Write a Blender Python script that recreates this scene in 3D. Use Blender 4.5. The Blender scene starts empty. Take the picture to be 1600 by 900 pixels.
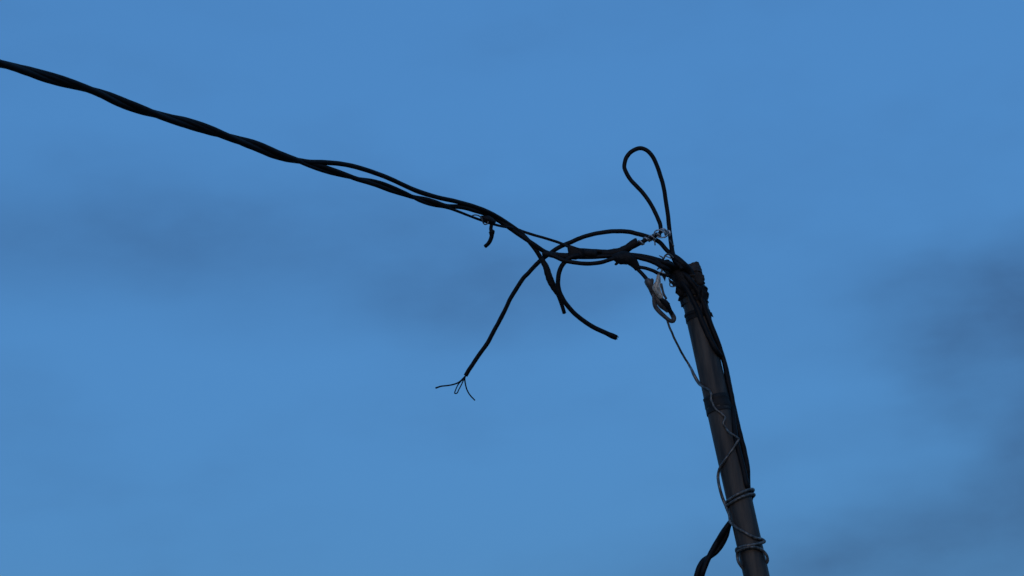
import bpy, math, random
import numpy as np
from mathutils import Vector, Matrix, noise

random.seed(7)
scene = bpy.context.scene
COL = scene.collection

# ---------------------------------------------------------------- camera
FOC = 3600.0                       # focal length in photograph pixels (1600 wide)
PITCH, ROLL = math.radians(20.0), math.radians(5.0)
CAM = Vector((0, 0, 1.6))
Fv = Vector((0, math.cos(PITCH), math.sin(PITCH)))
R0 = Vector((1, 0, 0)); U0 = R0.cross(Fv)
Rv = R0 * math.cos(ROLL) - U0 * math.sin(ROLL)
Uv = U0 * math.cos(ROLL) + R0 * math.sin(ROLL)
cd = bpy.data.cameras.new('camera')
cd.sensor_width = 36.0
cd.lens = FOC / 1600.0 * 36.0
cd.clip_start, cd.clip_end = 0.05, 6000.0
cam = bpy.data.objects.new('camera', cd); COL.objects.link(cam)
cam.matrix_world = Matrix(((Rv.x, Uv.x, -Fv.x, CAM.x), (Rv.y, Uv.y, -Fv.y, CAM.y),
                           (Rv.z, Uv.z, -Fv.z, CAM.z), (0, 0, 0, 1)))
scene.camera = cam

# ---------------------------------------------------------------- sky, sun, exposure
SUN_EL, SUN_AZ = math.radians(1.0), math.radians(187.0)   # low sun behind the viewer; azimuth from +Y, clockwise
world = bpy.data.worlds.new('World'); scene.world = world
world.use_nodes = True
wt = world.node_tree; wt.nodes.clear()
def wn(kind, **kw):
    n = wt.nodes.new(kind)
    for k, v in kw.items(): setattr(n, k, v)
    return n
def setin(sock, v, nt=None):
    if hasattr(v, 'links') or isinstance(v, bpy.types.NodeSocket): (nt or wt).links.new(v, sock)
    else: sock.default_value = v
def wmath(op, a, b=None, clamp=False):
    n = wn('ShaderNodeMath', operation=op, use_clamp=clamp)
    setin(n.inputs[0], a)
    if b is not None: setin(n.inputs[1], b)
    return n.outputs[0]
def wvec(op, a, b=None, out=0):
    n = wn('ShaderNodeVectorMath', operation=op)
    setin(n.inputs[0], a)
    if b is not None: setin(n.inputs[1], b)
    return n.outputs[out]
def wrange(v, a, b, c, d, kind='SMOOTHSTEP'):
    n = wn('ShaderNodeMapRange', interpolation_type=kind)
    for s, x in zip(('Value', 'From Min', 'From Max', 'To Min', 'To Max'), (v, a, b, c, d)): setin(n.inputs[s], x)
    return n.outputs[0]
sky = wn('ShaderNodeTexSky', sky_type='NISHITA')
sky.sun_disc = False
sky.sun_elevation, sky.sun_rotation = SUN_EL, SUN_AZ
sky.altitude, sky.air_density, sky.dust_density, sky.ozone_density = 0, 1.0, 5.0, 3.8
tc = wn('ShaderNodeTexCoord')
dirv = tc.outputs['Generated']
# soft dark cloud: thin scattered veils everywhere, heavier banks where the evening cloud stands
def wnoise(vec, scale, detail=4.0, rough=0.5):
    n = wn('ShaderNodeTexNoise')
    setin(n.inputs['Vector'], vec)
    n.inputs['Scale'].default_value = scale; n.inputs['Detail'].default_value = detail; n.inputs['Roughness'].default_value = rough
    return n
flat = wvec('MULTIPLY', dirv, (1.0, 1.0, 2.2))
nz = wnoise(flat, 9.0, 4.0, 0.5)
veil = wrange(nz.outputs['Fac'], 0.42, 0.75, 0.0, 1.0)
warpn = wnoise(flat, 14.0, 3.0, 0.5)
warp = wvec('MULTIPLY', wvec('SUBTRACT', warpn.outputs['Color'], (0.5, 0.5, 0.5)), (0.09, 0.028, 0.0))
sep = wn('ShaderNodeSeparateXYZ'); setin(sep.inputs[0], dirv)
comb = wn('ShaderNodeCombineXYZ')
setin(comb.inputs[0], wmath('ARCTAN2', sep.outputs[0], sep.outputs[1]))
setin(comb.inputs[1], wmath('ARCSINE', sep.outputs[2]))
azel = wvec('ADD', comb.outputs[0], warp)
BANKS = [  # azimuth, elevation, half-widths (radians), weight
    (-0.190, 0.395, 0.120, 0.026, 0.24), (-0.130, 0.378, 0.110, 0.022, 0.20), (-0.240, 0.374, 0.080, 0.026, 0.22),
    (-0.165, 0.372, 0.080, 0.020, 0.15), (-0.062, 0.361, 0.125, 0.028, 0.32), (-0.006, 0.344, 0.070, 0.026, 0.30), (0.040, 0.345, 0.06, 0.022, 0.14),
    (0.235, 0.318, 0.080, 0.030, 0.62), (0.245, 0.285, 0.060, 0.055, 0.42), (0.175, 0.326, 0.090, 0.032, 0.26),
    (0.172, 0.221, 0.105, 0.026, 0.48), (0.225, 0.222, 0.085, 0.040, 0.42), (0.130, 0.218, 0.05, 0.020, 0.25), (0.238, 0.258, 0.060, 0.040, 0.30), (0.20, 0.272, 0.05, 0.03, 0.18),
    (0.46, 0.30, 0.13, 0.035, 0.7), (-0.48, 0.36, 0.13, 0.035, 0.6), (-0.40, 0.22, 0.12, 0.03, 0.5),
]
dens = wmath('MULTIPLY', veil, 0.22)
for (a, e, sa, se, w) in BANKS:
    q = wvec('MULTIPLY', wvec('SUBTRACT', azel, (a, e, 0.0)), (1.0 / (1.5 * sa), 1.0 / (1.5 * se), 0.0))
    dens = wmath('ADD', dens, wmath('MULTIPLY', wrange(wvec('LENGTH', q, out=1), 0.0, 1.0, 1.0, 0.0), w))
wisp = wnoise(wvec('MULTIPLY', dirv, (1.0, 1.0, 1.9)), 26.0, 6.0, 0.55)
dens = wmath('MULTIPLY', dens, wrange(wisp.outputs['Fac'], 0.25, 0.75, 0.78, 1.2, 'LINEAR'))
dens = wmath('MULTIPLY', wmath('MINIMUM', dens, 1.15), 0.85, clamp=True)
tint = wn('ShaderNodeMixRGB', blend_type='MULTIPLY'); tint.inputs[0].default_value = 1.0
wt.links.new(sky.outputs[0], tint.inputs[1]); tint.inputs[2].default_value = (1.12, 1.07, 1.0, 1.0)   # slightly cool camera white balance
haze = wn('ShaderNodeMixRGB', blend_type='MIX'); haze.inputs[0].default_value = 0.5   # thin even sheet of high cloud over the whole sky
wt.links.new(tint.outputs[0], haze.inputs[1]); haze.inputs[2].default_value = (0.116, 0.345, 0.715, 1.0)
shade = wn('ShaderNodeMixRGB', blend_type='MULTIPLY')
wt.links.new(dens, shade.inputs[0]); wt.links.new(haze.outputs[0], shade.inputs[1])
shade.inputs[2].default_value = (0.65, 0.565, 0.575, 1.0)
bg = wn('ShaderNodeBackground'); wt.links.new(shade.outputs[0], bg.inputs['Color']); bg.inputs['Strength'].default_value = 0.15
wo = wn('ShaderNodeOutputWorld'); wt.links.new(bg.outputs[0], wo.inputs['Surface'])

ld = bpy.data.lights.new('sun', 'SUN'); ld.energy = 0.06; ld.angle = math.radians(15); ld.color = (1.0, 0.86, 0.72)
sun = bpy.data.objects.new('sun', ld); COL.objects.link(sun)
sd = Vector((math.sin(SUN_AZ) * math.cos(SUN_EL), math.cos(SUN_AZ) * math.cos(SUN_EL), math.sin(SUN_EL)))
sun.rotation_euler = sd.to_track_quat('Z', 'Y').to_euler(); sun.location = sd * 50

vs = scene.view_settings
vs.view_transform = 'Standard'; vs.look = 'None'; vs.exposure = 2.40; vs.gamma = 1.0; vs.use_curve_mapping = False
scene.display_settings.display_device = 'sRGB'
scene.cycles.use_denoising = True

# ---------------------------------------------------------------- materials
def material(name, base, alt, rough, scale=60.0, spec=0.3, bump=0.15, stretch=(1, 1, 1), metal=0.0, bscale=None, contrast=(0.35, 0.7)):
    m = bpy.data.materials.new(name); m.use_nodes = True
    nt = m.node_tree; p = nt.nodes['Principled BSDF']
    t = nt.nodes.new('ShaderNodeTexCoord'); mp = nt.nodes.new('ShaderNodeMapping'); mp.inputs['Scale'].default_value = stretch
    n = nt.nodes.new('ShaderNodeTexNoise'); n.inputs['Scale'].default_value = scale; n.inputs['Detail'].default_value = 6; n.inputs['Roughness'].default_value = 0.62
    r = nt.nodes.new('ShaderNodeValToRGB')
    r.color_ramp.elements[0].position, r.color_ramp.elements[1].position = contrast
    r.color_ramp.elements[0].color = (*base, 1); r.color_ramp.elements[1].color = (*alt, 1)
    nt.links.new(t.outputs['Object'], mp.inputs[0]); nt.links.new(mp.outputs[0], n.inputs['Vector'])
    nt.links.new(n.outputs['Fac'], r.inputs[0]); nt.links.new(r.outputs[0], p.inputs['Base Color'])
    n2 = nt.nodes.new('ShaderNodeTexNoise'); n2.inputs['Scale'].default_value = bscale or scale * 4; n2.inputs['Detail'].default_value = 3
    nt.links.new(mp.outputs[0], n2.inputs['Vector'])
    b = nt.nodes.new('ShaderNodeBump'); b.inputs['Strength'].default_value = bump; b.inputs['Distance'].default_value = 0.002
    nt.links.new(n2.outputs['Fac'], b.inputs['Height']); nt.links.new(b.outputs[0], p.inputs['Normal'])
    mr = nt.nodes.new('ShaderNodeMapRange'); mr.inputs['To Min'].default_value = rough - 0.1; mr.inputs['To Max'].default_value = min(1, rough + 0.12)
    nt.links.new(n.outputs['Fac'], mr.inputs['Value']); nt.links.new(mr.outputs[0], p.inputs['Roughness'])
    p.inputs['Specular IOR Level'].default_value = spec; p.inputs['Metallic'].default_value = metal
    return m
M = {
    'rubber': material('black_pvc_jacket', (0.005, 0.005, 0.006), (0.014, 0.013, 0.014), 0.52, 90, 0.18),
    'tape': material('insulating_tape', (0.007, 0.007, 0.008), (0.022, 0.019, 0.019), 0.62, 120, 0.2, 0.3),
    'pole': material('weathered_steel', (0.024, 0.020, 0.0175), (0.120, 0.092, 0.070), 0.52, 30, 0.3, 0.8, (1, 1, 0.14), 0.0, 120),
    'band': material('dark_paint_band', (0.009, 0.009, 0.010), (0.034, 0.030, 0.027), 0.6, 34, 0.25, 0.4, (1, 1, 0.3)),
    'wood': material('old_brown_wood', (0.030, 0.022, 0.019), (0.075, 0.056, 0.046), 0.8, 40, 0.2, 0.5, (1, 1, 0.3)),
    'wire': material('grey_tie_wire', (0.03, 0.029, 0.028), (0.23, 0.215, 0.195), 0.30, 110, 0.5, 0.15, (1, 1, 1), 0.25),
    'bright': material('bare_aluminium_and_glints', (0.20, 0.20, 0.21), (0.75, 0.75, 0.76), 0.30, 140, 0.5, 0.2, (1, 1, 1), 0.5),  # bare wire colour, also paints the bright glints at the rim
    'brown': material('brown_clamp_plastic', (0.045, 0.039, 0.037), (0.17, 0.15, 0.14), 0.42, 60, 0.35, 0.3),
    'foil': material('pale_torn_sheath', (0.24, 0.225, 0.19), (0.85, 0.82, 0.74), 0.34, 110, 0.5, 0.5, (1, 1, 0.5), 0.15),
    'ground': material('dusty_ground', (0.10, 0.085, 0.07), (0.20, 0.17, 0.14), 0.9, 1.2, 0.2, 0.6, (1, 1, 1), 0.0, 30),
}

# ---------------------------------------------------------------- geometry helpers
D0 = 5.7                                    # metres along the view axis to the mast head
PX = D0 / FOC                               # one photograph pixel there, in metres
def at(px, py, d):
    return CAM + Fv * d + Rv * ((px - 800) / FOC * d) + Uv * ((450 - py) / FOC * d)

# the mast leans a little; its depth falls as one looks down it
P_TOP = at(1075, 424, D0)
def axis_px(py): return 1180 - (890 - py) * 0.2335
lean = None
best = 1e9
target = axis_px(880)
for k in range(-400, 401):
    a = k * 0.001
    dv = Vector((-math.sin(a), 0, math.cos(a)))
    lo, hi = 0.0, 2.5
    for _ in range(40):
        m_ = (lo + hi) / 2; q = P_TOP - dv * m_ - CAM
        if 450 - FOC * q.dot(Uv) / q.dot(Fv) < 880: lo = m_
        else: hi = m_
    px = 800 + FOC * q.dot(Rv) / q.dot(Fv)
    if abs(px - target) < best: best, lean = abs(px - target), dv
AX = lean
POLE_R = 19.3 * PX
def axis_at(py):
    lo, hi = -1.0, 3.0
    for _ in range(50):
        m_ = (lo + hi) / 2; q = P_TOP - AX * m_ - CAM
        if 450 - FOC * q.dot(Uv) / q.dot(Fv) < py: lo = m_
        else: hi = m_
    return P_TOP - AX * lo
def depth(p): return (p - CAM).dot(Fv)
def on_pole(px, py, gap=0.0, behind=False):
    """depth of a point lying on the mast's front (or rear) at that place, `gap` metres off it"""
    d = depth(axis_at(py))
    c = axis_at(py) - CAM
    cx = 800 + FOC * c.dot(Rv) / c.dot(Fv)
    x = (px - cx) * 0.974 * d / FOC
    r = POLE_R + gap
    k = math.sqrt(max(0.0, r * r - x * x))
    return d + k if behind else d - k

def hermite(P, R, step=0.004):
    """smooth curve through points, chord-length parametrised; returns samples of position and radius"""
    n = len(P)
    t = [0.0]
    for i in range(1, n): t.append(t[-1] + max(1e-5, (P[i] - P[i - 1]).length))
    def tang(A, i):
        if i == 0: return (A[1] - A[0]) / (t[1] - t[0])
        if i == n - 1: return (A[-1] - A[-2]) / (t[-1] - t[-2])
        h0, h1 = t[i] - t[i - 1], t[i + 1] - t[i]
        return ((A[i] - A[i - 1]) / h0 * h1 + (A[i + 1] - A[i]) / h1 * h0) / (h0 + h1)
    out = []
    for i in range(n - 1):
        h = t[i + 1] - t[i]
        m0, m1, a0, a1 = tang(P, i), tang(P, i + 1), tang(R, i), tang(R, i + 1)
        k = max(2, int(h / step))
        for j in range(k + (1 if i == n - 2 else 0)):
            u = j / k; u2, u3 = u * u, u * u * u
            b = (2*u3 - 3*u2 + 1, u3 - 2*u2 + u, -2*u3 + 3*u2, u3 - u2)
            p = P[i]*b[0] + m0*(h*b[1]) + P[i+1]*b[2] + m1*(h*b[3])
            r = R[i]*b[0] + a0*h*b[1] + R[i+1]*b[2] + a1*h*b[3]
            out.append((p, max(r, 1e-4)))
    return out

def tube_data(S, n=12, rough=0.03, seed=0.0, ridge=0.0, pitch=0.012, squash=1.0, dome=True):
    """closed tube along samples S; ridge > 0 gives the stepped spiral of wound tape"""
    V, F = [], []
    T = []
    for i in range(len(S)):
        a, b = S[max(0, i - 1)][0], S[min(len(S) - 1, i + 1)][0]
        d = b - a
        T.append(d.normalized() if d.length > 1e-9 else (T[-1] if T else Vector((0, 0, 1))))
    ref = Vector((0, 1, 0)) if abs(T[0].y) < 0.9 else Vector((1, 0, 0))
    nrm = (ref - T[0] * ref.dot(T[0])).normalized()
    s = 0.0
    for i, (p, r) in enumerate(S):
        if i: s += (p - S[i - 1][0]).length
        nrm = (nrm - T[i] * nrm.dot(T[i])).normalized()
        bi = T[i].cross(nrm)
        for k in range(n):
            th = 2 * math.pi * k / n
            rr = r
            if ridge: rr *= 1 + ridge * (((s / pitch + k / n) % 1.0) - 0.5)
            if rough: rr *= 1 + rough * 2 * noise.noise(Vector((math.cos(th) * 1.3 + seed, math.sin(th) * 1.3, s * 45 + seed)))
            V.append(p + nrm * (math.cos(th) * rr) + bi * (math.sin(th) * rr * squash))
    m = len(S)
    for i in range(m - 1):
        for k in range(n):
            F.append((i*n + k, i*n + (k+1) % n, (i+1)*n + (k+1) % n, (i+1)*n + k))
    a = len(V); V.append(S[0][0] - T[0] * S[0][1] * (0.35 if dome else 0.02))
    b = len(V); V.append(S[-1][0] + T[-1] * S[-1][1] * (0.35 if dome else 0.02))
    for k in range(n):
        F.append((a, (k+1) % n, k)); F.append((b, (m-1)*n + k, (m-1)*n + (k+1) % n))
    return V, F

def join(*parts):
    V, F = [], []
    for v, f in parts:
        o = len(V); V += v; F += [tuple(i + o for i in q) for q in f]
    return V, F

def build(name, data, mat, parent=None, smooth=True, origin=None):
    V, F = data
    o0 = parent.location if parent else (origin or V[0].copy())
    me = bpy.data.meshes.new(name)
    me.from_pydata([tuple(v - o0) for v in V], [], F); me.update()
    if smooth: me.polygons.foreach_set('use_smooth', [True] * len(me.polygons))
    me.materials.append(M[mat])
    ob = bpy.data.objects.new(name, me); COL.objects.link(ob)
    if parent: ob.parent = parent
    else: ob.location = o0
    return ob
def tag(o, label=None, cat=None, group=None, kind=None):
    if label: o['label'] = label
    if cat: o['category'] = cat
    if group: o['group'] = group
    if kind: o['kind'] = kind
    return o
def thing(name, loc, label, cat, group=None):
    e = bpy.data.objects.new(name, None); e.empty_display_size = 0.05; e.location = loc; COL.objects.link(e)
    return tag(e, label, cat, group)
def path(pts, dia, step=0.004, jit=0.0, seed=0):
    """pts: (px, py, depth offset in metres from the mast head[, diameter in px]) -> samples"""
    rnd = random.Random(seed)
    P, R = [], []
    for q in pts:
        d = D0 + q[2]
        P.append(at(q[0] + rnd.uniform(-jit, jit), q[1] + rnd.uniform(-jit, jit), d))
        R.append((q[3] if len(q) > 3 else dia) * 0.5 * PX)
    return hermite(P, R, step)
def cable(pts, dia, n=12, **kw):
    g_ = kw.pop('fat', 1.0)
    tk = {k: kw.pop(k) for k in ('rough', 'seed', 'ridge', 'pitch', 'squash', 'dome') if k in kw}
    wob, sd_ = kw.pop('wob', 0.55), tk.get('seed', len(pts))
    S, s_, q0 = [], 0.0, None
    for p, r in path(pts, dia, **kw):
        if q0 is not None: s_ += (p - q0).length
        q0 = p
        k = PX * wob * min(1.0, s_ / 0.02)
        o = Vector((noise.noise(Vector((s_ * 22, sd_, 0))), noise.noise(Vector((s_ * 22, sd_, 7))), noise.noise(Vector((s_ * 22, sd_, 14))))) * 1.5 \
            + Vector((noise.noise(Vector((s_ * 60, sd_, 3))), noise.noise(Vector((s_ * 60, sd_, 9))), noise.noise(Vector((s_ * 60, sd_, 19))))) * 0.6
        S.append((p + o * k, r * g_))
    return tube_data(S, n, **tk)
def fp(px, py, gap=0.004, behind=False):
    """point hugging the mast, as (px, py, depth offset)"""
    return (px, py, on_pole(px, py, gap, behind) - D0)

# ---------------------------------------------------------------- ground
g = bpy.data.meshes.new('ground')
gv, gf, N, S_ = [], [], 40, 3000.0
for i in range(N + 1):
    for j in range(N + 1):
        u, v = (i / N * 2 - 1), (j / N * 2 - 1)
        gv.append((math.copysign(abs(u) ** 3, u) * S_, math.copysign(abs(v) ** 3, v) * S_, 0.0))
for i in range(N):
    for j in range(N): gf.append((i*(N+1)+j, (i+1)*(N+1)+j, (i+1)*(N+1)+j+1, i*(N+1)+j+1))
g.from_pydata(gv, [], gf); g.materials.append(M['ground'])
go = bpy.data.objects.new('ground', g); COL.objects.link(go); go['kind'] = 'structure'

# ---------------------------------------------------------------- mast
t_ground = P_TOP.z / AX.z
FOOT = P_TOP - AX * t_ground
mast = thing('mast_pole', FOOT, 'leaning dark grey steel mast with taped head carrying all the cables', 'pole')
def ring_tube(t0, t1, r0, r1, n=28, seg=40, rough=0.0, seed=0, ridge=0, pitch=0.02):
    S = [(P_TOP - AX * (t0 + (t1 - t0) * i / seg), r0 + (r1 - r0) * i / seg) for i in range(seg + 1)]
    return tube_data(S, n, rough, seed, ridge, pitch, dome=False)
build('pipe', ring_tube(0.0, t_ground + 0.3, POLE_R, POLE_R, 32, 90, 0.006), 'pole', mast)
def along(py): return (P_TOP - axis_at(py)).dot(AX)
# plug closing the pipe: a worn wooden stub, a little askew
def plug():
    e1 = (Rv - AX * Rv.dot(AX)).normalized(); e2 = AX.cross(e1)
    prof = [(-0.020, 17.5), (-0.004, 18.5), (0.001, 18.0), (0.004, 13.6), (0.008, 12.6), (0.0125, 12.4), (0.0145, 11.6), (0.015, 0.5)]
    V, F = [], []; n = 20
    for (h, r) in prof:
        for k in range(n):
            th = 2 * math.pi * k / n
            rr = r * PX * (1 + 0.09 * noise.noise(Vector((math.cos(th), math.sin(th), h * 60))))
            c = P_TOP + AX * h + e1 * ((8.0 if h > 0.002 else 3) * PX)
            hh = h
            V.append(c + e1 * math.cos(th) * rr + e2 * math.sin(th) * rr + AX * ((0.0035 * math.cos(th) + 0.003 * noise.noise(Vector((math.cos(th) * 2.2, math.sin(th) * 2.2, 4)))) if h > 0.006 else 0))
    for i in range(len(prof) - 1):
        for k in range(n): F.append((i*n+k, i*n+(k+1) % n, (i+1)*n+(k+1) % n, (i+1)*n+k))
    F.append(tuple(range(len(V) - n, len(V))))
    return V, F
build('wooden_plug', plug(), 'wood', mast)
build('tape_band', ring_tube(along(428), along(447), POLE_R * 1.11, POLE_R * 1.08, 36, 30, 0.11, 3, 0.20, 0.013), 'wood', mast)
build('tape_band', ring_tube(along(452), along(476), POLE_R * 1.10, POLE_R * 1.06, 36, 30, 0.12, 9, 0.16, 0.017), 'tape', mast)
build('tape_band', ring_tube(along(489), along(501), POLE_R * 1.05, POLE_R * 1.04, 30, 14, 0.02, 5, 0.05, 0.02), 'tape', mast)
build('tape_band', ring_tube(along(620), along(646), POLE_R * 1.04, POLE_R * 1.03, 30, 14, 0.03, 8, 0.05, 0.02), 'band', mast)

def sheet(poly, thick=0.0012, seed=0, crumple=0.002):
    """a torn bit of tape: outline points (px, py, depth) around a centre, bent, with real thickness"""
    c = sum((at(*p[:2], D0 + p[2]) for p in poly), Vector()) / len(poly)
    V, F = [], []; n = len(poly)
    rings = [1.0, 0.55]
    for side in (-1, 1):
        for k in rings:
            for i, p in enumerate(poly):
                q = c + (at(p[0], p[1], D0 + p[2]) - c) * k
                q = q + Fv * (side * thick + crumple * noise.noise(q * 90 + Vector((seed, 0, 0))))
                V.append(q)
        V.append(c + Fv * side * thick)
    h = 2 * n + 1
    for s, o in ((0, 0), (1, h)):
        for i in range(n):
            j = (i + 1) % n
            f = (o + i, o + j, o + n + j, o + n + i); F.append(f if s else f[::-1])
            f = (o + n + i, o + n + j, o + 2*n); F.append(f if s else f[::-1])
    for i in range(n):
        j = (i + 1) % n; F.append((i, j, h + j, h + i))
    return V, F
fd = on_pole(1100, 488, 0.010) - D0
build('tape_flap', sheet([(1094, 474, fd), (1103, 478, fd + .010), (1109, 487, fd + .016), (1112, 488, fd + .018), (1115, 496, fd + .022), (1111, 494, fd + .02), (1110, 498, fd + .018), (1100, 498, fd + .006), (1092, 494, fd)], 0.0012, 2), 'tape', mast)
build('tape_flap', sheet([(1090, 446, fd), (1098, 446, fd + .008), (1103, 453, fd + .014), (1107, 457, fd + .018), (1106, 468, fd + .02), (1104, 475, fd + .02), (1097, 474, fd + .006), (1090, 466, fd)], 0.0015, 5, 0.004), 'tape', mast)
build('tape_flap', sheet([(1088, 424, fd + .004), (1094, 426, fd + .012), (1100, 430, fd + .018), (1100.5, 435, fd + .018), (1097, 439, fd + .016), (1099.5, 443, fd + .016), (1097, 447, fd + .014), (1089, 444, fd + .004), (1085, 433, fd)], 0.003, 12, 0.005), 'wood', mast)
build('tape_flap', sheet([(1096, 452, fd + .008), (1104, 454, fd + .016), (1108, 459, fd + .02), (1107, 466, fd + .02), (1104, 470, fd + .018), (1106, 477, fd + .018), (1102, 480, fd + .012), (1096, 470, fd + .006)], 0.002, 17, 0.006), 'tape', mast)
ld_ = on_pole(1064, 450, 0.006) - D0
build('tape_flap', sheet([(1056, 441, ld_), (1064, 440, ld_), (1070, 450, ld_ - .004), (1068, 463, ld_ - .004), (1062, 464, ld_), (1058, 460, ld_ + .004), (1055, 458, ld_ + .004), (1056, 450, ld_)], 0.0015, 8, 0.004), 'tape', mast)

# ---------------------------------------------------------------- incoming service drop: three conductors laid together
def drop_depth(x): return -1.0 * (800 - x) / 800 - 0.03
CL = [(0, 99.5), (40, 109.5), (75, 120.5), (150, 143.5), (200, 164), (250, 181), (295, 193), (362, 215.5), (400, 228), (430, 240.5), (463, 251)]
nodes = [-120, 15, 148, 243, 360, 463]
def phase(x, nd=nodes):
    for k in range(len(nd) - 1):
        if nd[k] <= x <= nd[k + 1]: return math.pi * (k + 0.5 + (x - nd[k]) / (nd[k + 1] - nd[k]))
    return math.pi * (len(nd) - 1 + 0.5)
cx_, cy_ = [c[0] for c in CL], [c[1] for c in CL]
def cubic(xs, ys, x):
    i = max(0, min(len(xs) - 2, int(np.searchsorted(xs, x)) - 1))
    def m(j):
        j0, j1 = max(0, j - 1), min(len(xs) - 1, j + 1)
        return (ys[j1] - ys[j0]) / (xs[j1] - xs[j0])
    h = xs[i+1] - xs[i]; u = (x - xs[i]) / h
    return ((2*u**3 - 3*u*u + 1) * ys[i] + (u**3 - 2*u*u + u) * h * m(i) + (-2*u**3 + 3*u*u) * ys[i+1] + (u**3 - u*u) * h * m(i+1))
def twist(off, rad, xs, fx, fy, ph, dia):
    """points of one strand wound about the line fx -> fy"""
    out = []
    for x in xs:
        y = fy(x); s = (fy(x + 2) - fy(x - 2)) / 4; k = 1 / math.sqrt(1 + s * s)
        d = D0 + drop_depth(x)
        q = ph(x) + off
        v, w = rad * math.cos(q), rad * math.sin(q)
        out.append((x - v * s * k * -1, y - v * k, drop_depth(x) - w * PX, dia))
    return out
fy1 = lambda x: cubic(cx_, cy_, x)
def lead_in(off, dia, rad):
    """the span beyond the left edge, running on up towards its far support; all strands share one centre line"""
    a, b = at(0, fy1(0), D0 + drop_depth(0)), at(60, fy1(60), D0 + drop_depth(60))
    d = (a - b).normalized(); P, R = [], []
    e1 = (Uv - d * Uv.dot(d)).normalized(); e2 = (-Fv + d * Fv.dot(d)); e2 = (e2 - e1 * e2.dot(e1)).normalized()
    for i in range(300, 0, -1):
        t = 0.025 * i
        q = phase(0) + off - math.pi * t / (0.245 + 0.03 * math.sin(t * 2.3))
        P.append(a + d * t + Vector((0, 0, 0.012 * t * t)) + (e1 * math.cos(q) + e2 * math.sin(q)) * (rad * PX)); R.append(dia * 0.5 * PX)
    return P, R
XS = list(range(0, 462, 12))
drop = thing('service_drop_cable', at(851, 394, D0), 'long black twisted cable descending from the left edge to the mast', 'cable')
# strand A: single upper conductor, ends in the taped stub
dA = twist(0, 3.8, XS, None, fy1, phase, 9.2)
A_tail = [(480, 252.5, drop_depth(480), 7.4), (505, 253.5, drop_depth(505), 7.4), (531, 256, drop_depth(531), 7.3), (557.5, 261.5, drop_depth(557), 7.2), (584, 269.5, drop_depth(584), 7.2), (610, 280, drop_depth(610), 7.2),
          (636, 292, drop_depth(636), 7.2), (662, 302, drop_depth(662), 7.1), (689, 310, drop_depth(689), 7.0), (715, 315, drop_depth(715), 7.0), (741, 322, drop_depth(741), 7.0),
          (767, 333.5, -0.07, 7.0), (794, 349.5, -0.045, 7), (815, 365, -0.04, 7), (832, 384, -0.04, 7), (843, 400, -0.04, 7), (851, 415, -0.04, 7), (857, 431, -0.04, 7), (865, 447, -0.04, 7), (872, 461, -0.036, 6.6), (878, 477, -0.034, 6.2), (882, 490, -0.034, 6.0)]
def strand(pts, off, dia, rad):
    P0, R0_ = lead_in(off, dia, rad)
    P = P0 + [at(p[0], p[1], D0 + p[2]) for p in pts]; R = R0_ + [(p[3] * 0.5 * PX) for p in pts]
    S, s_ = [], 0.0
    for p, r in hermite(P, R, 0.006):
        if S: s_ += 0.006
        S.append((p + Vector((noise.noise(Vector((s_ * 9, off, 0))), noise.noise(Vector((s_ * 9, off, 5))), noise.noise(Vector((s_ * 9, off, 11))))) * 1.3 * PX, r * (1 + 0.06 * noise.noise(Vector((s_ * 14, off, 30))))))
    return tube_data(S, 12, 0.03, off)
c1 = build('conductor', strand(dA + A_tail, 0.0, 9.2, 3.8), 'rubber', drop)
# strands B and C stay wound together as far as x = 700
CL2 = [(463, 251), (505, 263.5), (531, 271.5), (557, 279.5), (584, 286), (610, 294.5), (636, 303.8), (649, 309), (675.6, 317), (697, 323)]
ax2, ay2 = [c[0] for c in CL2], [c[1] for c in CL2]
fy2 = lambda x: cubic(ax2, ay2, x)
nodes2 = [463, 557, 646, 698]
ph2 = lambda x: phase(x, nodes2) - 0.5 * math.pi + math.pi * 0.5
XS2 = list(range(475, 696, 9))
dB = twist(math.pi, 3.8, XS, None, fy1, phase, 9.2) + twist(math.pi, 2.6, XS2, None, fy2, ph2, 7.2)
B_tail = [(703, 322.5, -0.14, 7), (716, 323, -0.13, 7), (741, 328.5, -0.1, 7), (767, 338, -0.06, 7), (790, 352, -0.05, 7), (812, 367, -0.045, 7), (836, 383, -0.045, 7), (852, 393.5, -0.04, 7),
          (870, 398.5, -0.04, 7), (895, 401, -0.04, 7), (925, 401.5, -0.04, 7), (955, 400, -0.04, 7), (985, 400, -0.035, 7)]
build('conductor', strand(dB + B_tail, math.pi, 9.2, 3.8), 'rubber', drop)
dC = twist(math.pi * 0.35, 2.6, XS, None, fy1, phase, 7.4) + twist(0, 3.2, XS2, None, fy2, ph2, 5.2)
C_tail = [(702, 325.5, -0.15, 4.6), (717, 331, -0.13, 4.2), (735.5, 338, -0.11, 4), (751, 343.5, -0.09, 4), (768, 349, -0.075, 4), (785, 353.5, -0.065, 4), (797, 355.5, -0.06, 4), (806, 357.5, -0.02, 4), (815, 361.5, -0.02, 4.2),
          (828, 366, -0.02, 4.3), (854, 373, -0.02, 4.3), (877, 380, -0.02, 4.4), (893, 387, -0.03, 4.6), (915, 394, -0.03, 4.6), (950, 396, -0.03, 4.6), (975, 398, -0.03, 4.6)]
build('messenger_wire', strand(dC + C_tail, math.pi * 0.35, 7.4, 2.6), 'rubber', drop)
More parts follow.
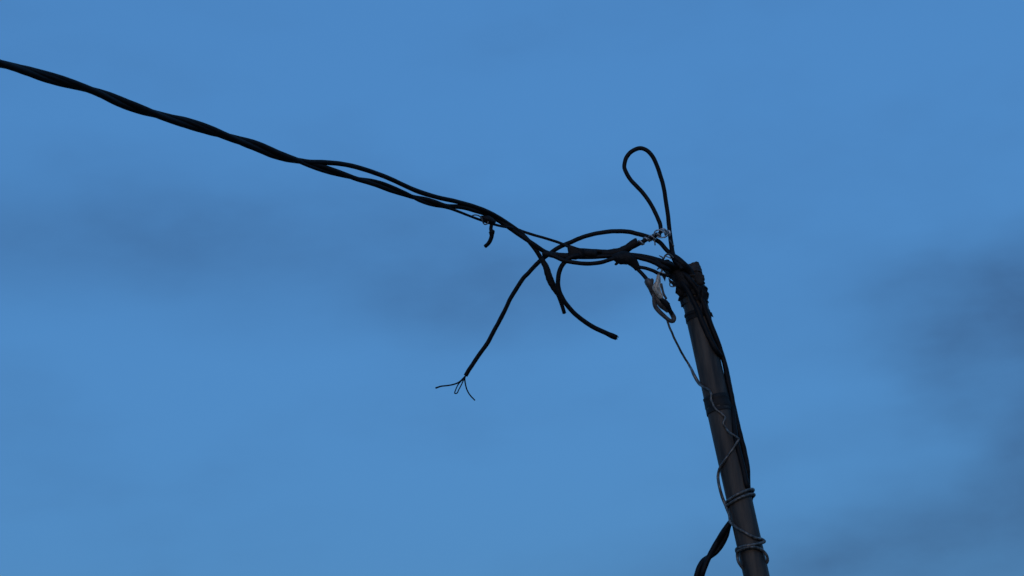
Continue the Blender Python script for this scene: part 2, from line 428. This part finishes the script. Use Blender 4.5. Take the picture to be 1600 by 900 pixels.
# tape wound on the stub and on the fork
build('tape_wrap', cable([(846, 404, -.04, 8.5), (852, 415, -.04, 9.5), (856, 427, -.04, 11.2), (860, 438, -.04, 11), (865, 448, -.04, 9.6), (871, 459, -.036, 8.0)], 9, rough=0.07, ridge=0.12, pitch=0.013, seed=3, n=16), 'tape', drop)
build('tape_wrap', cable([(848, 396, -.043, 8), (862, 398, -.042, 9.5), (880, 400.5, -.04, 11), (894, 400, -.04, 11)], 9, rough=0.05, ridge=0.06, pitch=0.014, seed=5, n=16), 'tape', drop)

# ---------------------------------------------------------------- short stub tied under the drop
stub = thing('cable_stub', at(768, 349, D0 - .08), 'short cut cable end hanging in a hook below the long cable', 'cable')
build('core', cable([(766, 341, -.075, 5.5), (768, 349, -.08, 5.6), (767, 358, -.082, 5.8), (768.5, 365, -.082, 6.6), (766.5, 374.5, -.08, 6.4), (762.5, 381.5, -.078, 6.2), (758, 385.5, -.076, 6)], 6, seed=4, rough=0.05), 'rubber', stub)
build('collar', cable([(767.3, 360.5, -.082, 7.4), (768, 362, -.082, 10.0), (768.4, 364, -.082, 8.6), (768.2, 368, -.082, 6.6)], 7, seed=14, rough=0.12), 'tape', stub)
build('tape_knot', cable([(752, 339, -.085, 5), (757, 341.5, -.09, 10), (762, 343, -.09, 12), (768, 345.5, -.085, 10), (774, 347, -.08, 4)], 8, seed=6, rough=0.14, ridge=0.15, n=14), 'tape', stub)
build('tie', cable([(738, 337, -.10), (742, 335.8, -.105), (747, 336.5, -.105), (752, 340, -.10), (754, 345, -.10), (757, 350.5, -.10), (761, 350, -.10), (763, 346, -.10)], 2.0, seed=6), 'wire', stub)

# ---------------------------------------------------------------- loop standing over the mast
loop = thing('cable_loop', at(1051, 401, D0 - .02), 'tall teardrop loop of black cable standing above the mast head', 'cable')
LOOPPTS = [(1062, 416, -.045, 7.5), (1053.5, 404, -.03, 7.6), (1050.5, 394, -.02, 7.2), (1048, 377, -.012, 6.6), (1044.5, 343, 0, 6.2), (1040, 312, .008, 6.2), (1034.5, 283, .012, 6.2), (1026.7, 259, .016, 6.2), (1016.7, 241, .02, 6.2), (1009, 234, .021, 6.2), (1000, 231, .022, 6.2), (988, 235.5, .02, 6.2),
           (978.5, 247.5, .016, 6.2), (975.5, 260, .012, 6.2), (981, 274.5, .008, 6.2), (994.5, 291, .002, 6.2), (1008, 306, -.004, 6.2), (1019, 322, -.01, 6.2), (1026.7, 339, -.016, 6.2), (1032, 355, -.022, 6.0), (1032, 363, -.026, 5.4), (1024, 369.5, -.03, 5.4), (1010, 374.5, -.034, 6.0), (998, 381, -.034, 6.6), (985, 387, -.034, 7), (965, 393, -.034, 6.5), (935, 392.5, -.034, 6.2), (905, 391, -.032, 6)]
build('jacket', cable(LOOPPTS, 6.2, fat=1.09, seed=2), 'rubber', loop)
build('tape_sleeve', cable([(996.5, 377.5, -.034, 11.5), (992, 379.5, -.034, 12.5), (983, 385.5, -.034, 12.5), (970, 392.5, -.034, 12.5), (955, 396, -.034, 13), (940, 395, -.034, 9)], 12, seed=12, rough=0.07, ridge=0.1, pitch=0.02, n=16, dome=False), 'tape', loop)

# ---------------------------------------------------------------- long arching cable with frayed cores
arch = thing('arching_cable', at(1043, 392, D0 - .015), 'thin black cable arching over the bundle down to a frayed three-wire end', 'cable')
build('jacket', cable([(1066, 421, -.05, 6.4), (1056, 406, -.035, 6.4), (1043, 392, -.015, 6.4), (1029, 377.5, -.01, 6.4), (1015.5, 371, -.006, 6.4), (1004, 367.5, -.004, 6.4), (982, 362.3, 0, 6.4), (960, 361, 0, 6.4), (949, 362.3, 0, 6.4), (926, 366, 0, 6.4), (902.7, 373.7, -.005, 6.4), (886, 381, -.01, 6.4), (870, 388.5, -.012, 6.4), (857, 397, -.01, 6.4), (844, 407.5, -.008, 6.4),
             (823, 429.5, -.004, 6.4), (800, 462, .0, 6.3), (790, 482, .002, 6.3), (777, 508, .006, 6.3), (759.5, 538.5, .01, 6.3), (740, 567, .014, 6.3), (727.5, 587.5, .016, 6.2)], 6.4, fat=1.09, seed=8, dome=False), 'rubber', arch)
fr = .016
build('frayed_core', cable([(729, 585.5, fr), (724, 590.5, fr, 2.4), (717, 596.8, fr - .002, 2.5), (710, 600, fr - .004, 2.5), (702.7, 602, fr - .006, 2.4), (695, 602.8, fr - .008, 2.4), (688.5, 603.6, fr - .01, 2.5), (680.5, 606.3, fr - .012, 3.0)], 2.5, n=8), 'rubber', arch)
build('frayed_core', cable([(728, 586, fr), (724.5, 591, fr, 2.3), (720, 596, fr + .004, 2.1), (715.5, 601.5, fr + .006, 1.9), (712.3, 608.5, fr + .007, 1.8), (710.8, 615, fr + .007, 1.9), (713, 615, fr + .007, 1.9), (717, 609.5, fr + .003, 1.8), (721, 601, fr - .002, 1.9), (724.5, 592.5, fr - .004, 2.1)], 2, n=8, step=0.002), 'rubber', arch)
build('frayed_core', cable([(728, 586, fr), (726, 591, fr, 2.4), (726.6, 597, fr, 2.3), (728, 604, fr + .004, 2.2), (731, 612, fr + .008, 2.2), (736, 619.5, fr + .012, 2.2), (742, 625.8, fr + .014, 2.2)], 2.2, n=8), 'rubber', arch)

# ---------------------------------------------------------------- C-shaped cut cable
curl = thing('curled_cable', at(884, 406, D0 - .05), 'black cable curling out of the bundle into a C with a ragged cut end', 'cable')
build('jacket', cable([(905, 399, -.05, 6.8), (893, 402, -.055, 6.8), (883, 409, -.055, 6.8), (875.5, 420, -.055, 6.8), (872, 435, -.055, 6.8), (873, 451, -.055, 6.8), (880, 468, -.055, 6.8), (893, 485, -.05, 6.8), (912, 501.5, -.045, 6.8), (933, 514, -.04, 6.9), (950, 521.8, -.036, 7.2), (957, 525, -.034, 8.2), (963.5, 527.6, -.033, 7.6)], 6.8, fat=1.09, seed=21, dome=False), 'rubber', curl)
build('cut_core', cable([(961, 526.3, -.035, 3), (966.5, 526.6, -.035, 1.8)], 3, n=8), 'tape', curl)
build('cut_core', cable([(961, 527.6, -.033, 3), (964.6, 530, -.033, 1.8)], 3, n=8), 'tape', curl)

# ---------------------------------------------------------------- lead arc below the bundle
sag = build('sagging_lead', cable([(858, 398, -.05, 6), (868, 401, -.055, 6), (880, 406.5, -.06, 6), (900, 410.8, -.062, 6), (917, 412, -.062, 6), (937, 410.5, -.06, 6), (955, 405, -.055, 6), (975, 399, -.05, 6)], 6, fat=1.09, seed=31), 'rubber')
tag(sag, 'short black lead sagging along the underside of the cable bundle', 'cable')

# ---------------------------------------------------------------- two leads over the head and down the right of the mast
def helix_pair(pts, off, rad, dia, per):
    out = []; s = 0.0
    for i, p in enumerate(pts):
        a, b = pts[max(0, i - 1)], pts[min(len(pts) - 1, i + 1)]
        tx, ty = b[0] - a[0], b[1] - a[1]; L = math.hypot(tx, ty) or 1
        if i: s += math.hypot(p[0] - pts[i-1][0], p[1] - pts[i-1][1])
        q = off + p[4] if len(p) > 4 else off + 2 * math.pi * s / per
        v, w = rad * math.cos(q), rad * math.sin(q)
        out.append((p[0] - ty / L * v, p[1] + tx / L * v, p[2] - w * PX, dia))
    return out
PIG = [(1140, 818, 0.045), (1132, 834, 0.03), (1124, 849, 0.0), (1116, 861, -0.04), (1109, 869, -0.06), (1101, 878.5, -0.09), (1095.5, 890, -0.12), (1092, 902, -0.15), (1090, 925, -.2), (1092, 955, -.25), (1098, 1000, -.31), (1108, 1060, -.4), (1122, 1140, 0), (1138, 1230, 0), (1156, 1330, 0), (1180, 1440, 0), (1206, 1560, 0)]
PIG = [(x, y, on_pole(1150, min(y, 890), 0) - D0 + 0.035 + 0.0 * i, 0, ph) for i, ((x, y, z), ph) in enumerate(zip(PIG, (1.57, 0.75, 0.1, 0.7, 1.45, 2.4, 2.9, 3.3, 4.2, 5.2, 6.5, 8.5, 11.0, 14.0, 17.0, 20.5, 24.0)))]
def pigtail(off): return [(*p[:3], p[3]) for p in helix_pair(PIG, off, 4.0, 7.8, 60)]
leadA = thing('mast_lead', at(1030, 407, D0 - .04), 'outer black cable bowing down the right edge of the mast and out at lower left', 'cable')
build('jacket', cable([(966, 398, -.04, 6.5), (985, 398, -.042, 6.5), (1004, 400.5, -.048, 6.8), (1022, 404.5, -.055, 7), (1040, 411, -.07, 7.2), fp(1060, 421, .012) + (8,), fp(1076, 435, .012) + (8,), fp(1088, 452, .012) + (8,), fp(1098, 472, .012) + (8,), fp(1107, 498, .008) + (8,), fp(1119, 530, .006) + (8.2,), (1130.4, 562, on_pole(1122, 562) - D0 + .012, 7.4),
        (1138, 597, on_pole(1131, 597) - D0 + .012, 7.6), (1145.2, 634, on_pole(1140, 634) - D0 + .012, 8.6), (1156, 680, on_pole(1150, 680) - D0 + .012, 8.6), (1162.5, 705, on_pole(1157, 705) - D0 + .014, 8.4), (1167.6, 735, on_pole(1163, 735) - D0 + .016, 8.2), (1168.5, 758, on_pole(1167, 758) - D0 + .03, 8), fp(1170, 776, .006, True) + (7.6,), fp(1164, 792, .006, True) + (7.4,), fp(1152, 805, .006, True) + (7.4,)] + pigtail(0), 8, fat=1.09, seed=41), 'rubber', leadA)
leadB = thing('mast_lead', at(1030, 411, D0 - .04), 'inner black cable crossing the front of the mast head beside the outer one', 'cable')
build('jacket', cable([(970, 402, -.045, 6.5), (990, 401.5, -.05, 6.6), (1008, 405, -.055, 6.8), (1022, 410, -.062, 7), (1036, 416.5, -.075, 7.4), fp(1052, 428, .010) + (8,), fp(1066, 442, .010) + (8,), fp(1078, 460, .010) + (8,), fp(1089, 482, .009) + (8,), fp(1099, 507, .006) + (8,), fp(1110, 530, .007) + (8,), fp(1120, 549, .008) + (7.6,), (1131.8, 565, on_pole(1123, 567) - D0 + .028, 6.4), (1138.2, 592, on_pole(1130, 592) - D0 + .03, 6.4), (1142.5, 618, on_pole(1136, 618) - D0 + .024, 7.4), (1145, 645, on_pole(1141, 645) - D0 + .006, 7.6), fp(1149, 682, .005) + (7.6,),
        fp(1157, 715, .005) + (7.6,), fp(1163, 740, .005) + (7.6,), fp(1168, 760, .006) + (7.4,), fp(1172.5, 780, .006, True) + (7.2,), fp(1168, 798, .006, True) + (7.2,), fp(1155, 810, .007, True) + (7.2,)] + pigtail(math.pi), 8, fat=1.09, seed=43), 'rubber', leadB)

# a third tail fills the throat of the bundle where the leads drop over the rim
throat = thing('throat_wrap', at(1045, 418, D0 - .04), 'dark tape bundle binding the cables where they cross the mast rim', 'tape')
build('wrap', cable([(1024, 407.5, -.058, 9), (1036, 413, -.06, 15), (1050, 421, fp(1056, 421, .002)[2], 23), fp(1062, 432, .0) + (28,), fp(1070, 444, -.002) + (24,), fp(1077, 456, -.004) + (16,)], 12, seed=55, rough=0.09, ridge=0.08, pitch=0.022, n=20), 'tape', throat)
build('loose_end', sheet([(1044, 434, -.07), (1049, 438, -.07), (1053, 441, -.07), (1056, 446, -.07), (1052, 448.5, -.07), (1050, 444, -.07), (1046, 442, -.07)], 0.0012, 4), 'tape', throat)
build('loose_end', sheet([(1032, 426, -.07), (1037, 427, -.07), (1041, 431, -.07), (1039, 440, -.068), (1036.5, 435, -.07), (1034, 431, -.07)], 0.0012, 14), 'tape', throat)
build('rim_lead', cable([(1050, 399, -.028, 9), (1058, 405, -.034, 11), (1067, 413, -.04, 12), fp(1078, 424, .004) + (12,), fp(1086, 436, .002) + (9,)], 10, seed=57, rough=0.05), 'rubber', throat)

# ---------------------------------------------------------------- splice lump and its two thin tails
splice = thing('taped_splice', at(976, 402, D0 - .045), 'lumpy black taped splice at the right end of the bundle', 'tape')
build('wrap', cable([(957, 401, -.045, 8), (965, 402, -.048, 17), (974, 402.5, -.05, 21), (983, 404.5, -.052, 20), (989, 410, -.052, 15), (993.5, 417, -.052, 11), (996, 421, -.052, 9)], 14, seed=61, rough=0.09, ridge=0.10, pitch=0.02, n=20), 'tape', splice)
build('nub', cable([(966, 408, -.05, 4.5), (962.5, 412.5, -.05, 4), (960.5, 413, -.05, 2.6)], 4, n=10, rough=0.1), 'tape', splice)
build('tape_edge', sheet([(886, 384, -.045), (890, 382.5, -.045), (901, 386.3, -.045), (913, 389.6, -.045), (914, 400, -.048), (900, 406, -.05), (889, 405, -.048), (887.5, 394, -.045)], 0.004, 24, 0.003), 'tape', splice)
build('bundle_wrap', cable([(896, 394, -.04, 12), (912, 396, -.04, 12), (924, 396.5, -.04, 12.5), (932, 396.6, -.04, 11)], 11, n=16, rough=0.05, ridge=0.07, pitch=0.02, seed=71), 'tape', splice)
t1 = build('thin_lead', cable([(992, 414.5, -.052, 5.5), (998, 417, -.054, 5.2), (1006, 418, -.056, 5), (1014, 420.3, -.058, 5), (1021, 423.3, -.06, 5.2), (1028, 427, -.062, 5.4), (1036, 429, -.066, 5), (1046, 431, -.07, 5)], 5, fat=1.09, seed=62), 'rubber')
tag(t1, 'short thin black lead running from the taped splice to the mast rim', 'cable')
t2 = build('clamp_tail', cable([(993, 417, -.052, 6), (998.5, 423, -.055, 5.6), (1005, 430, -.06, 5.6), (1011, 437, -.064, 5.8), (1016, 443, -.066, 6)], 5.6, fat=1.09, seed=63), 'rubber')
tag(t2, 'stubby black cable dropping from the taped splice into the hanging clamp', 'cable')

# ---------------------------------------------------------------- hanging dead-end clamp
clamp = thing('dead_end_clamp', at(1030, 470, D0 - .066), 'brown wedge clamp with pale torn sheath hanging left of the mast head', 'clamp')
cdp = -.066
build('body', cable([(1009.5, 437.5, cdp, 13), (1012.5, 440, cdp, 16.5), (1015.5, 446, cdp, 15.5), (1019, 454, cdp, 13), (1023, 462, cdp, 12), (1028, 469, cdp, 14), (1034, 476, cdp, 15), (1040, 482, cdp, 11), (1044, 487, cdp, 7)], 12, n=14, seed=81, rough=0.10, squash=0.75, step=0.003), 'brown', clamp)
build('lug', sheet([(1014, 437, cdp - .004), (1019, 434.5, cdp - .004), (1021.5, 437, cdp - .004), (1021, 443, cdp - .004), (1016, 443, cdp - .004)], 0.005, 31, 0.001), 'brown', clamp)
build('bail', cable([(1021, 460, cdp - .006, 4.5), (1021.5, 470, cdp - .007, 5.6), (1024, 479, cdp - .008, 6.4), (1029.5, 486, cdp - .008, 6.8), (1036, 492.5, cdp - .008, 6.6), (1041.5, 497.5, cdp - .007, 6.6), (1047, 501.5, cdp - .004, 7), (1051.5, 501.5, cdp, 7.4), (1053, 497, cdp + .002, 7.8), (1050.5, 490.5, cdp + .003, 7.6), (1046, 484, cdp + .003, 7.6), (1041, 477, cdp + .002, 8)], 5, n=12, seed=83, rough=0.09, step=0.003), 'brown', clamp)
build('wedge', cable([(1030, 464, cdp - .008, 7), (1036, 470, cdp - .01, 11), (1041, 476, cdp - .01, 12), (1044.5, 481, cdp - .008, 9), (1048, 487, cdp - .006, 7), (1049.5, 491, cdp - .005, 5)], 8, n=12, seed=87, rough=0.16, step=0.003, squash=0.7), 'tape', clamp)
build('wedge_ear', sheet([(1039, 466, cdp - .01), (1043, 470, cdp - .01), (1047, 474.5, cdp - .008), (1045, 478, cdp - .008), (1041, 477, cdp - .008), (1038, 471, cdp - .01)], 0.003, 41, 0.002), 'brown', clamp)
def crumpled(rail, seed):
    """torn sheath: a folded strip; rail rows are (px, py, depth, half-width px)"""
    V, F = [], []; n = 9
    P = [at(r[0], r[1], D0 + r[2]) for r in rail]
    Sm = hermite(P, [r[3] * PX for r in rail], 0.004)
    for side in (0, 1):
        for i, (p, w) in enumerate(Sm):
            T = (Sm[min(i+1, len(Sm)-1)][0] - Sm[max(i-1, 0)][0]).normalized()
            a = T.cross(Fv).normalized()
            for k in range(n):
                u = k / (n - 1) * 2 - 1
                q = p + a * (w * u * (1 + 0.25 * noise.noise(Vector((i * 0.6, k * 3.0 * abs(u) // 2, seed)))))
                fold = 0.0055 * noise.noise(Vector((u * 2.6 + seed, i * 0.22, 0))) + 0.004 * abs(u)
                V.append(q + Fv * (fold + side * 0.0012))
    m = len(Sm); o = m * n
    for i in range(m - 1):
        for k in range(n - 1):
            F.append((i*n+k, i*n+k+1, (i+1)*n+k+1, (i+1)*n+k)); F.append((o+i*n+k, o+(i+1)*n+k, o+(i+1)*n+k+1, o+i*n+k+1))
    E = [i*n for i in range(m)] + [(m-1)*n+k for k in range(1, n)] + [i*n+n-1 for i in range(m-2, -1, -1)] + [k for k in range(n-2, 0, -1)]
    for a, b in zip(E, E[1:] + E[:1]): F.append((a, b, o + b, o + a))
    return V, F
build('torn_sheath', crumpled([(1029, 428, cdp - .014, 1.6), (1029, 434, cdp - .015, 3.6), (1028, 441, cdp - .017, 4.2), (1025.5, 448, cdp - .019, 6.2), (1027.5, 455, cdp - .019, 5.4), (1031, 461, cdp - .019, 4.2), (1034, 467, cdp - .019, 2.6), (1035.5, 471.5, cdp - .018, 0.8)], 3.3), 'foil', clamp)
build('sheath_strip', cable([(1033, 443, cdp - .012, 3.4), (1035, 452, cdp - .012, 3.6), (1037, 460, cdp - .012, 3.8), (1041, 467, cdp - .01, 4)], 3.5, n=8, rough=0.15, seed=91), 'brown', clamp)

# ---------------------------------------------------------------- wires
tie = thing('tie_wire', at(1046, 502, D0 - .07), 'thin grey wire from the hanging clamp zigzagging down the mast', 'wire')
TIE = [(1041, 496, -.074, 3.2), (1044, 505, -.072, 3.4), (1052, 525, -.066, 3.5), (1063.5, 548, -.055, 3.5), (1076, 569, -.045, 3.7)]
TIE += [fp(1084, 585, .006) + (5.0,), fp(1090, 596, .004) + (5.4,), fp(1100, 605, .004) + (4,), fp(1108, 609.5, .005) + (3.6,), fp(1111.3, 615, .006) + (3.5,), fp(1111, 624, .005) + (3.3,), fp(1114, 632, .0045) + (3.2,), fp(1120, 641, .0045) + (3.2,), fp(1128, 646.5, .005) + (3.2,), fp(1133.2, 653, .006) + (3.3,), fp(1132.4, 656, .006) + (3.3,), fp(1130.5, 662, .005) + (3.2,), fp(1134, 669, .004) + (3.2,), fp(1138, 674, .009) + (3.2,), fp(1145, 679, .018) + (3.2,), fp(1152.5, 684.3, .021) + (3.3,), fp(1154.5, 686.5, .021) + (3.3,), fp(1153, 690, .019) + (3.3,), fp(1147, 699, .009) + (3.3,), fp(1139.5, 709, .003) + (3.4,), fp(1130, 722, .003) + (3.6,), (1124.5, 732, on_pole(1126, 732) - D0, 4.2), (1122.3, 744, on_pole(1127, 744) - D0, 4.8), (1123.6, 758, on_pole(1131, 758) - D0, 4.8), (1129.3, 778, on_pole(1135, 778) - D0 + .003, 4.8), (1135.5, 795, on_pole(1139, 795) - D0 + .002, 4.4), (1139.5, 806, on_pole(1142, 806) - D0 - .002, 4.0),
         (1141, 815, on_pole(1144, 815) - D0 - .004, 4.2), fp(1147, 822, .005) + (4.6,), fp(1159, 829, .004) + (4.4,), fp(1170, 835.5, .004) + (4.4,), fp(1182, 841, .006) + (4.6,), (1191.5, 843.5, on_pole(1186, 843) - D0, 5), (1194.5, 846, on_pole(1186, 846) - D0 - .003, 5), (1189, 848.5, on_pole(1186, 848) - D0 - .008, 4.6), fp(1177, 851, .010) + (4.6,), fp(1163, 853.5, .009) + (4.6,), fp(1154, 856, .006) + (4.4,), (1150.5, 859, on_pole(1154, 859) - D0 + .006, 4.4), fp(1152, 864, .003, True) + (4.2,), fp(1166, 866, .003, True) + (4.2,)]
build('strand', cable(TIE, 3.5, n=10, seed=95, step=0.0025, rough=0.05), 'wire', tie)
rings = thing('wire_collar', axis_at(780), 'two close turns of thick wire around the mast below the bowed cable', 'wire')
def turn(y0, tilt, gap, dia, ext=0.0):
    c = axis_at(y0); e1 = (Rv - AX * Rv.dot(AX)).normalized(); e2 = AX.cross(e1)
    if e2.dot(Fv) > 0: e2 = -e2
    P, Rr = [], []
    for k in range(0, 33):
        th = 2 * math.pi * k / 32 - 0.9
        bul = 1 + ext * max(0, math.cos(th)) ** 4
        rr = (POLE_R + gap) * bul
        P.append(c + e1 * math.cos(th) * rr + e2 * math.sin(th) * rr + AX * (tilt * math.cos(th) + k * 0.00006)); Rr.append(dia * 0.5 * PX)
    return tube_data(hermite(P, Rr, 0.003), 10, 0.04, y0)
build('turn', turn(777, 0.0105, 0.004, 4.8, 0.10), 'wire', rings)
build('turn', turn(783.5, 0.0085, 0.004, 4.8, 0.08), 'wire', rings)
sl = build('wire_sling', cable([fp(1168, 892, .004, True), (1160, 887, on_pole(1164, 887) - D0 + .01), (1154.5, 879, on_pole(1160, 879) - D0), (1152, 871, on_pole(1157, 871) - D0), (1152, 864, on_pole(1157, 864) - D0), fp(1158, 858.5, .008), fp(1168, 855.5, .010), fp(1178, 855, .010), fp(1187, 857.5, .008), (1193.5, 862, on_pole(1188, 862) - D0), (1198.5, 869, on_pole(1191, 869) - D0), (1199.5, 876, on_pole(1193, 876) - D0 + .006), (1196, 882, on_pole(1193, 882) - D0 + .02), fp(1188, 887, .004, True)], 4.4, n=10, seed=97, rough=0.05), 'wire')
tag(sl, 'loose loop of wire slung around the mast, lowest of the windings', 'wire')
# bright binding at the neck of the loop
neck = thing('neck_binding', at(1032, 366, D0 - .03), 'pale bare wire twisted round the narrow neck of the cable loop', 'wire')
core = path([(1000, 380, -.034), (1010, 374.5, -.034), (1022, 370, -.031), (1031, 365.5, -.028), (1041, 363, -.024), (1046, 366, -.018)], 5)
Ltot = sum((b[0] - a[0]).length for a, b in zip(core, core[1:])); NN = 190
def coil(u, lag=0.0, pitch=0.0085, w0=3.7):
    s = u * Ltot; acc = 0.0
    for i in range(1, len(core)):
        h = (core[i][0] - core[i-1][0]).length
        if acc + h >= s or i == len(core) - 1:
            f = min(1.0, (s - acc) / h); p = core[i-1][0].lerp(core[i][0], f); T = (core[min(i+1, len(core)-1)][0] - core[max(i-2, 0)][0]).normalized(); break
        acc += h
    a = T.cross(Fv).normalized(); b = T.cross(a); q = s / pitch * 2 * math.pi + lag
    w = w0 + 3.0 * noise.noise(Vector((s * 130, lag, 0)))
    return p + (a * math.cos(q) + b * math.sin(q)) * w * PX
build('winding', tube_data([(coil(i / NN, 0.0, 0.0155, 4.0), 1.35 * PX) for i in range(NN + 1)], 7, 0), 'bright', neck)
build('winding', tube_data([(coil(i / NN, 2.0, 0.024, 4.4), 1.25 * PX) for i in range(NN + 1)], 7, 0), 'wire', neck)
for pts in ([(1022, 368, -.04), (1023, 362, -.042), (1027, 359.5, -.044), (1033, 360, -.045), (1036, 364, -.044)],
            [(1032, 358, -.04), (1037, 357.5, -.042), (1042, 361.5, -.04), (1042.5, 368, -.036), (1038, 371.5, -.036)],
            [(1021, 374, -.04), (1023, 378, -.042), (1023.5, 383, -.044)],
            [(1027, 370, -.042), (1034, 371.5, -.042), (1041, 369, -.04), (1044, 364.5, -.036)],
            [(1046, 375, -.03), (1050, 381, -.03), (1053, 384.5, -.03)]):
    build('loose_end', cable(pts, 2.1, n=7, step=0.002), 'bright' if pts[0][1] < 373 else 'wire', neck)
hoop = thing('rim_wire', at(1040, 401, D0 - .04), 'small pale wire hooks around the cables at the mast rim, with painted bright glints', 'wire')
build('hook', cable([(1030, 399.5, -.05, 1.4), (1034, 401.5, -.055, 2.4), (1037, 404, -.06, 2.8), (1039, 399.5, -.06, 2.8), (1043, 397, -.058, 2.8), (1048, 398.5, -.056, 2.6), (1052, 403, -.056, 2.4)], 2.5, n=8, step=0.002), 'wire', hoop)
build('hook', cable([(1040, 400.5, -.062, 1.6), (1044, 401.5, -.064, 2.0), (1048.5, 404, -.064, 1.6)], 2, n=8, step=0.002), 'bright', hoop)  # pale sliver painted as the glint of sky through a gap
build('hook', cable([(1027, 421, -.07, 2.0), (1030, 418.5, -.074, 2.8), (1034, 420, -.076, 3.0), (1034, 424, -.078, 3.0), (1030, 427, -.078, 2.8), (1028, 432, -.076, 2.6)], 2.5, n=8, step=0.002), 'wire', hoop)
build('hook', cable([(1033, 425.5, -.08, 1.6), (1036, 426.3, -.082, 2.2), (1039.5, 427.5, -.082, 1.6)], 2, n=8, step=0.002), 'bright', hoop)  # second sky-gap glint, put in as a bright-coloured sliver
build('hook', cable([(1055, 443, -.07, 1.6), (1051, 440, -.07, 1.8), (1047, 442, -.07, 1.8), (1047, 446.5, -.07, 1.8), (1052, 448, -.07, 1.8), (1056, 447, -.07, 1.8)], 1.8, n=8, step=0.002), 'wire', hoop)
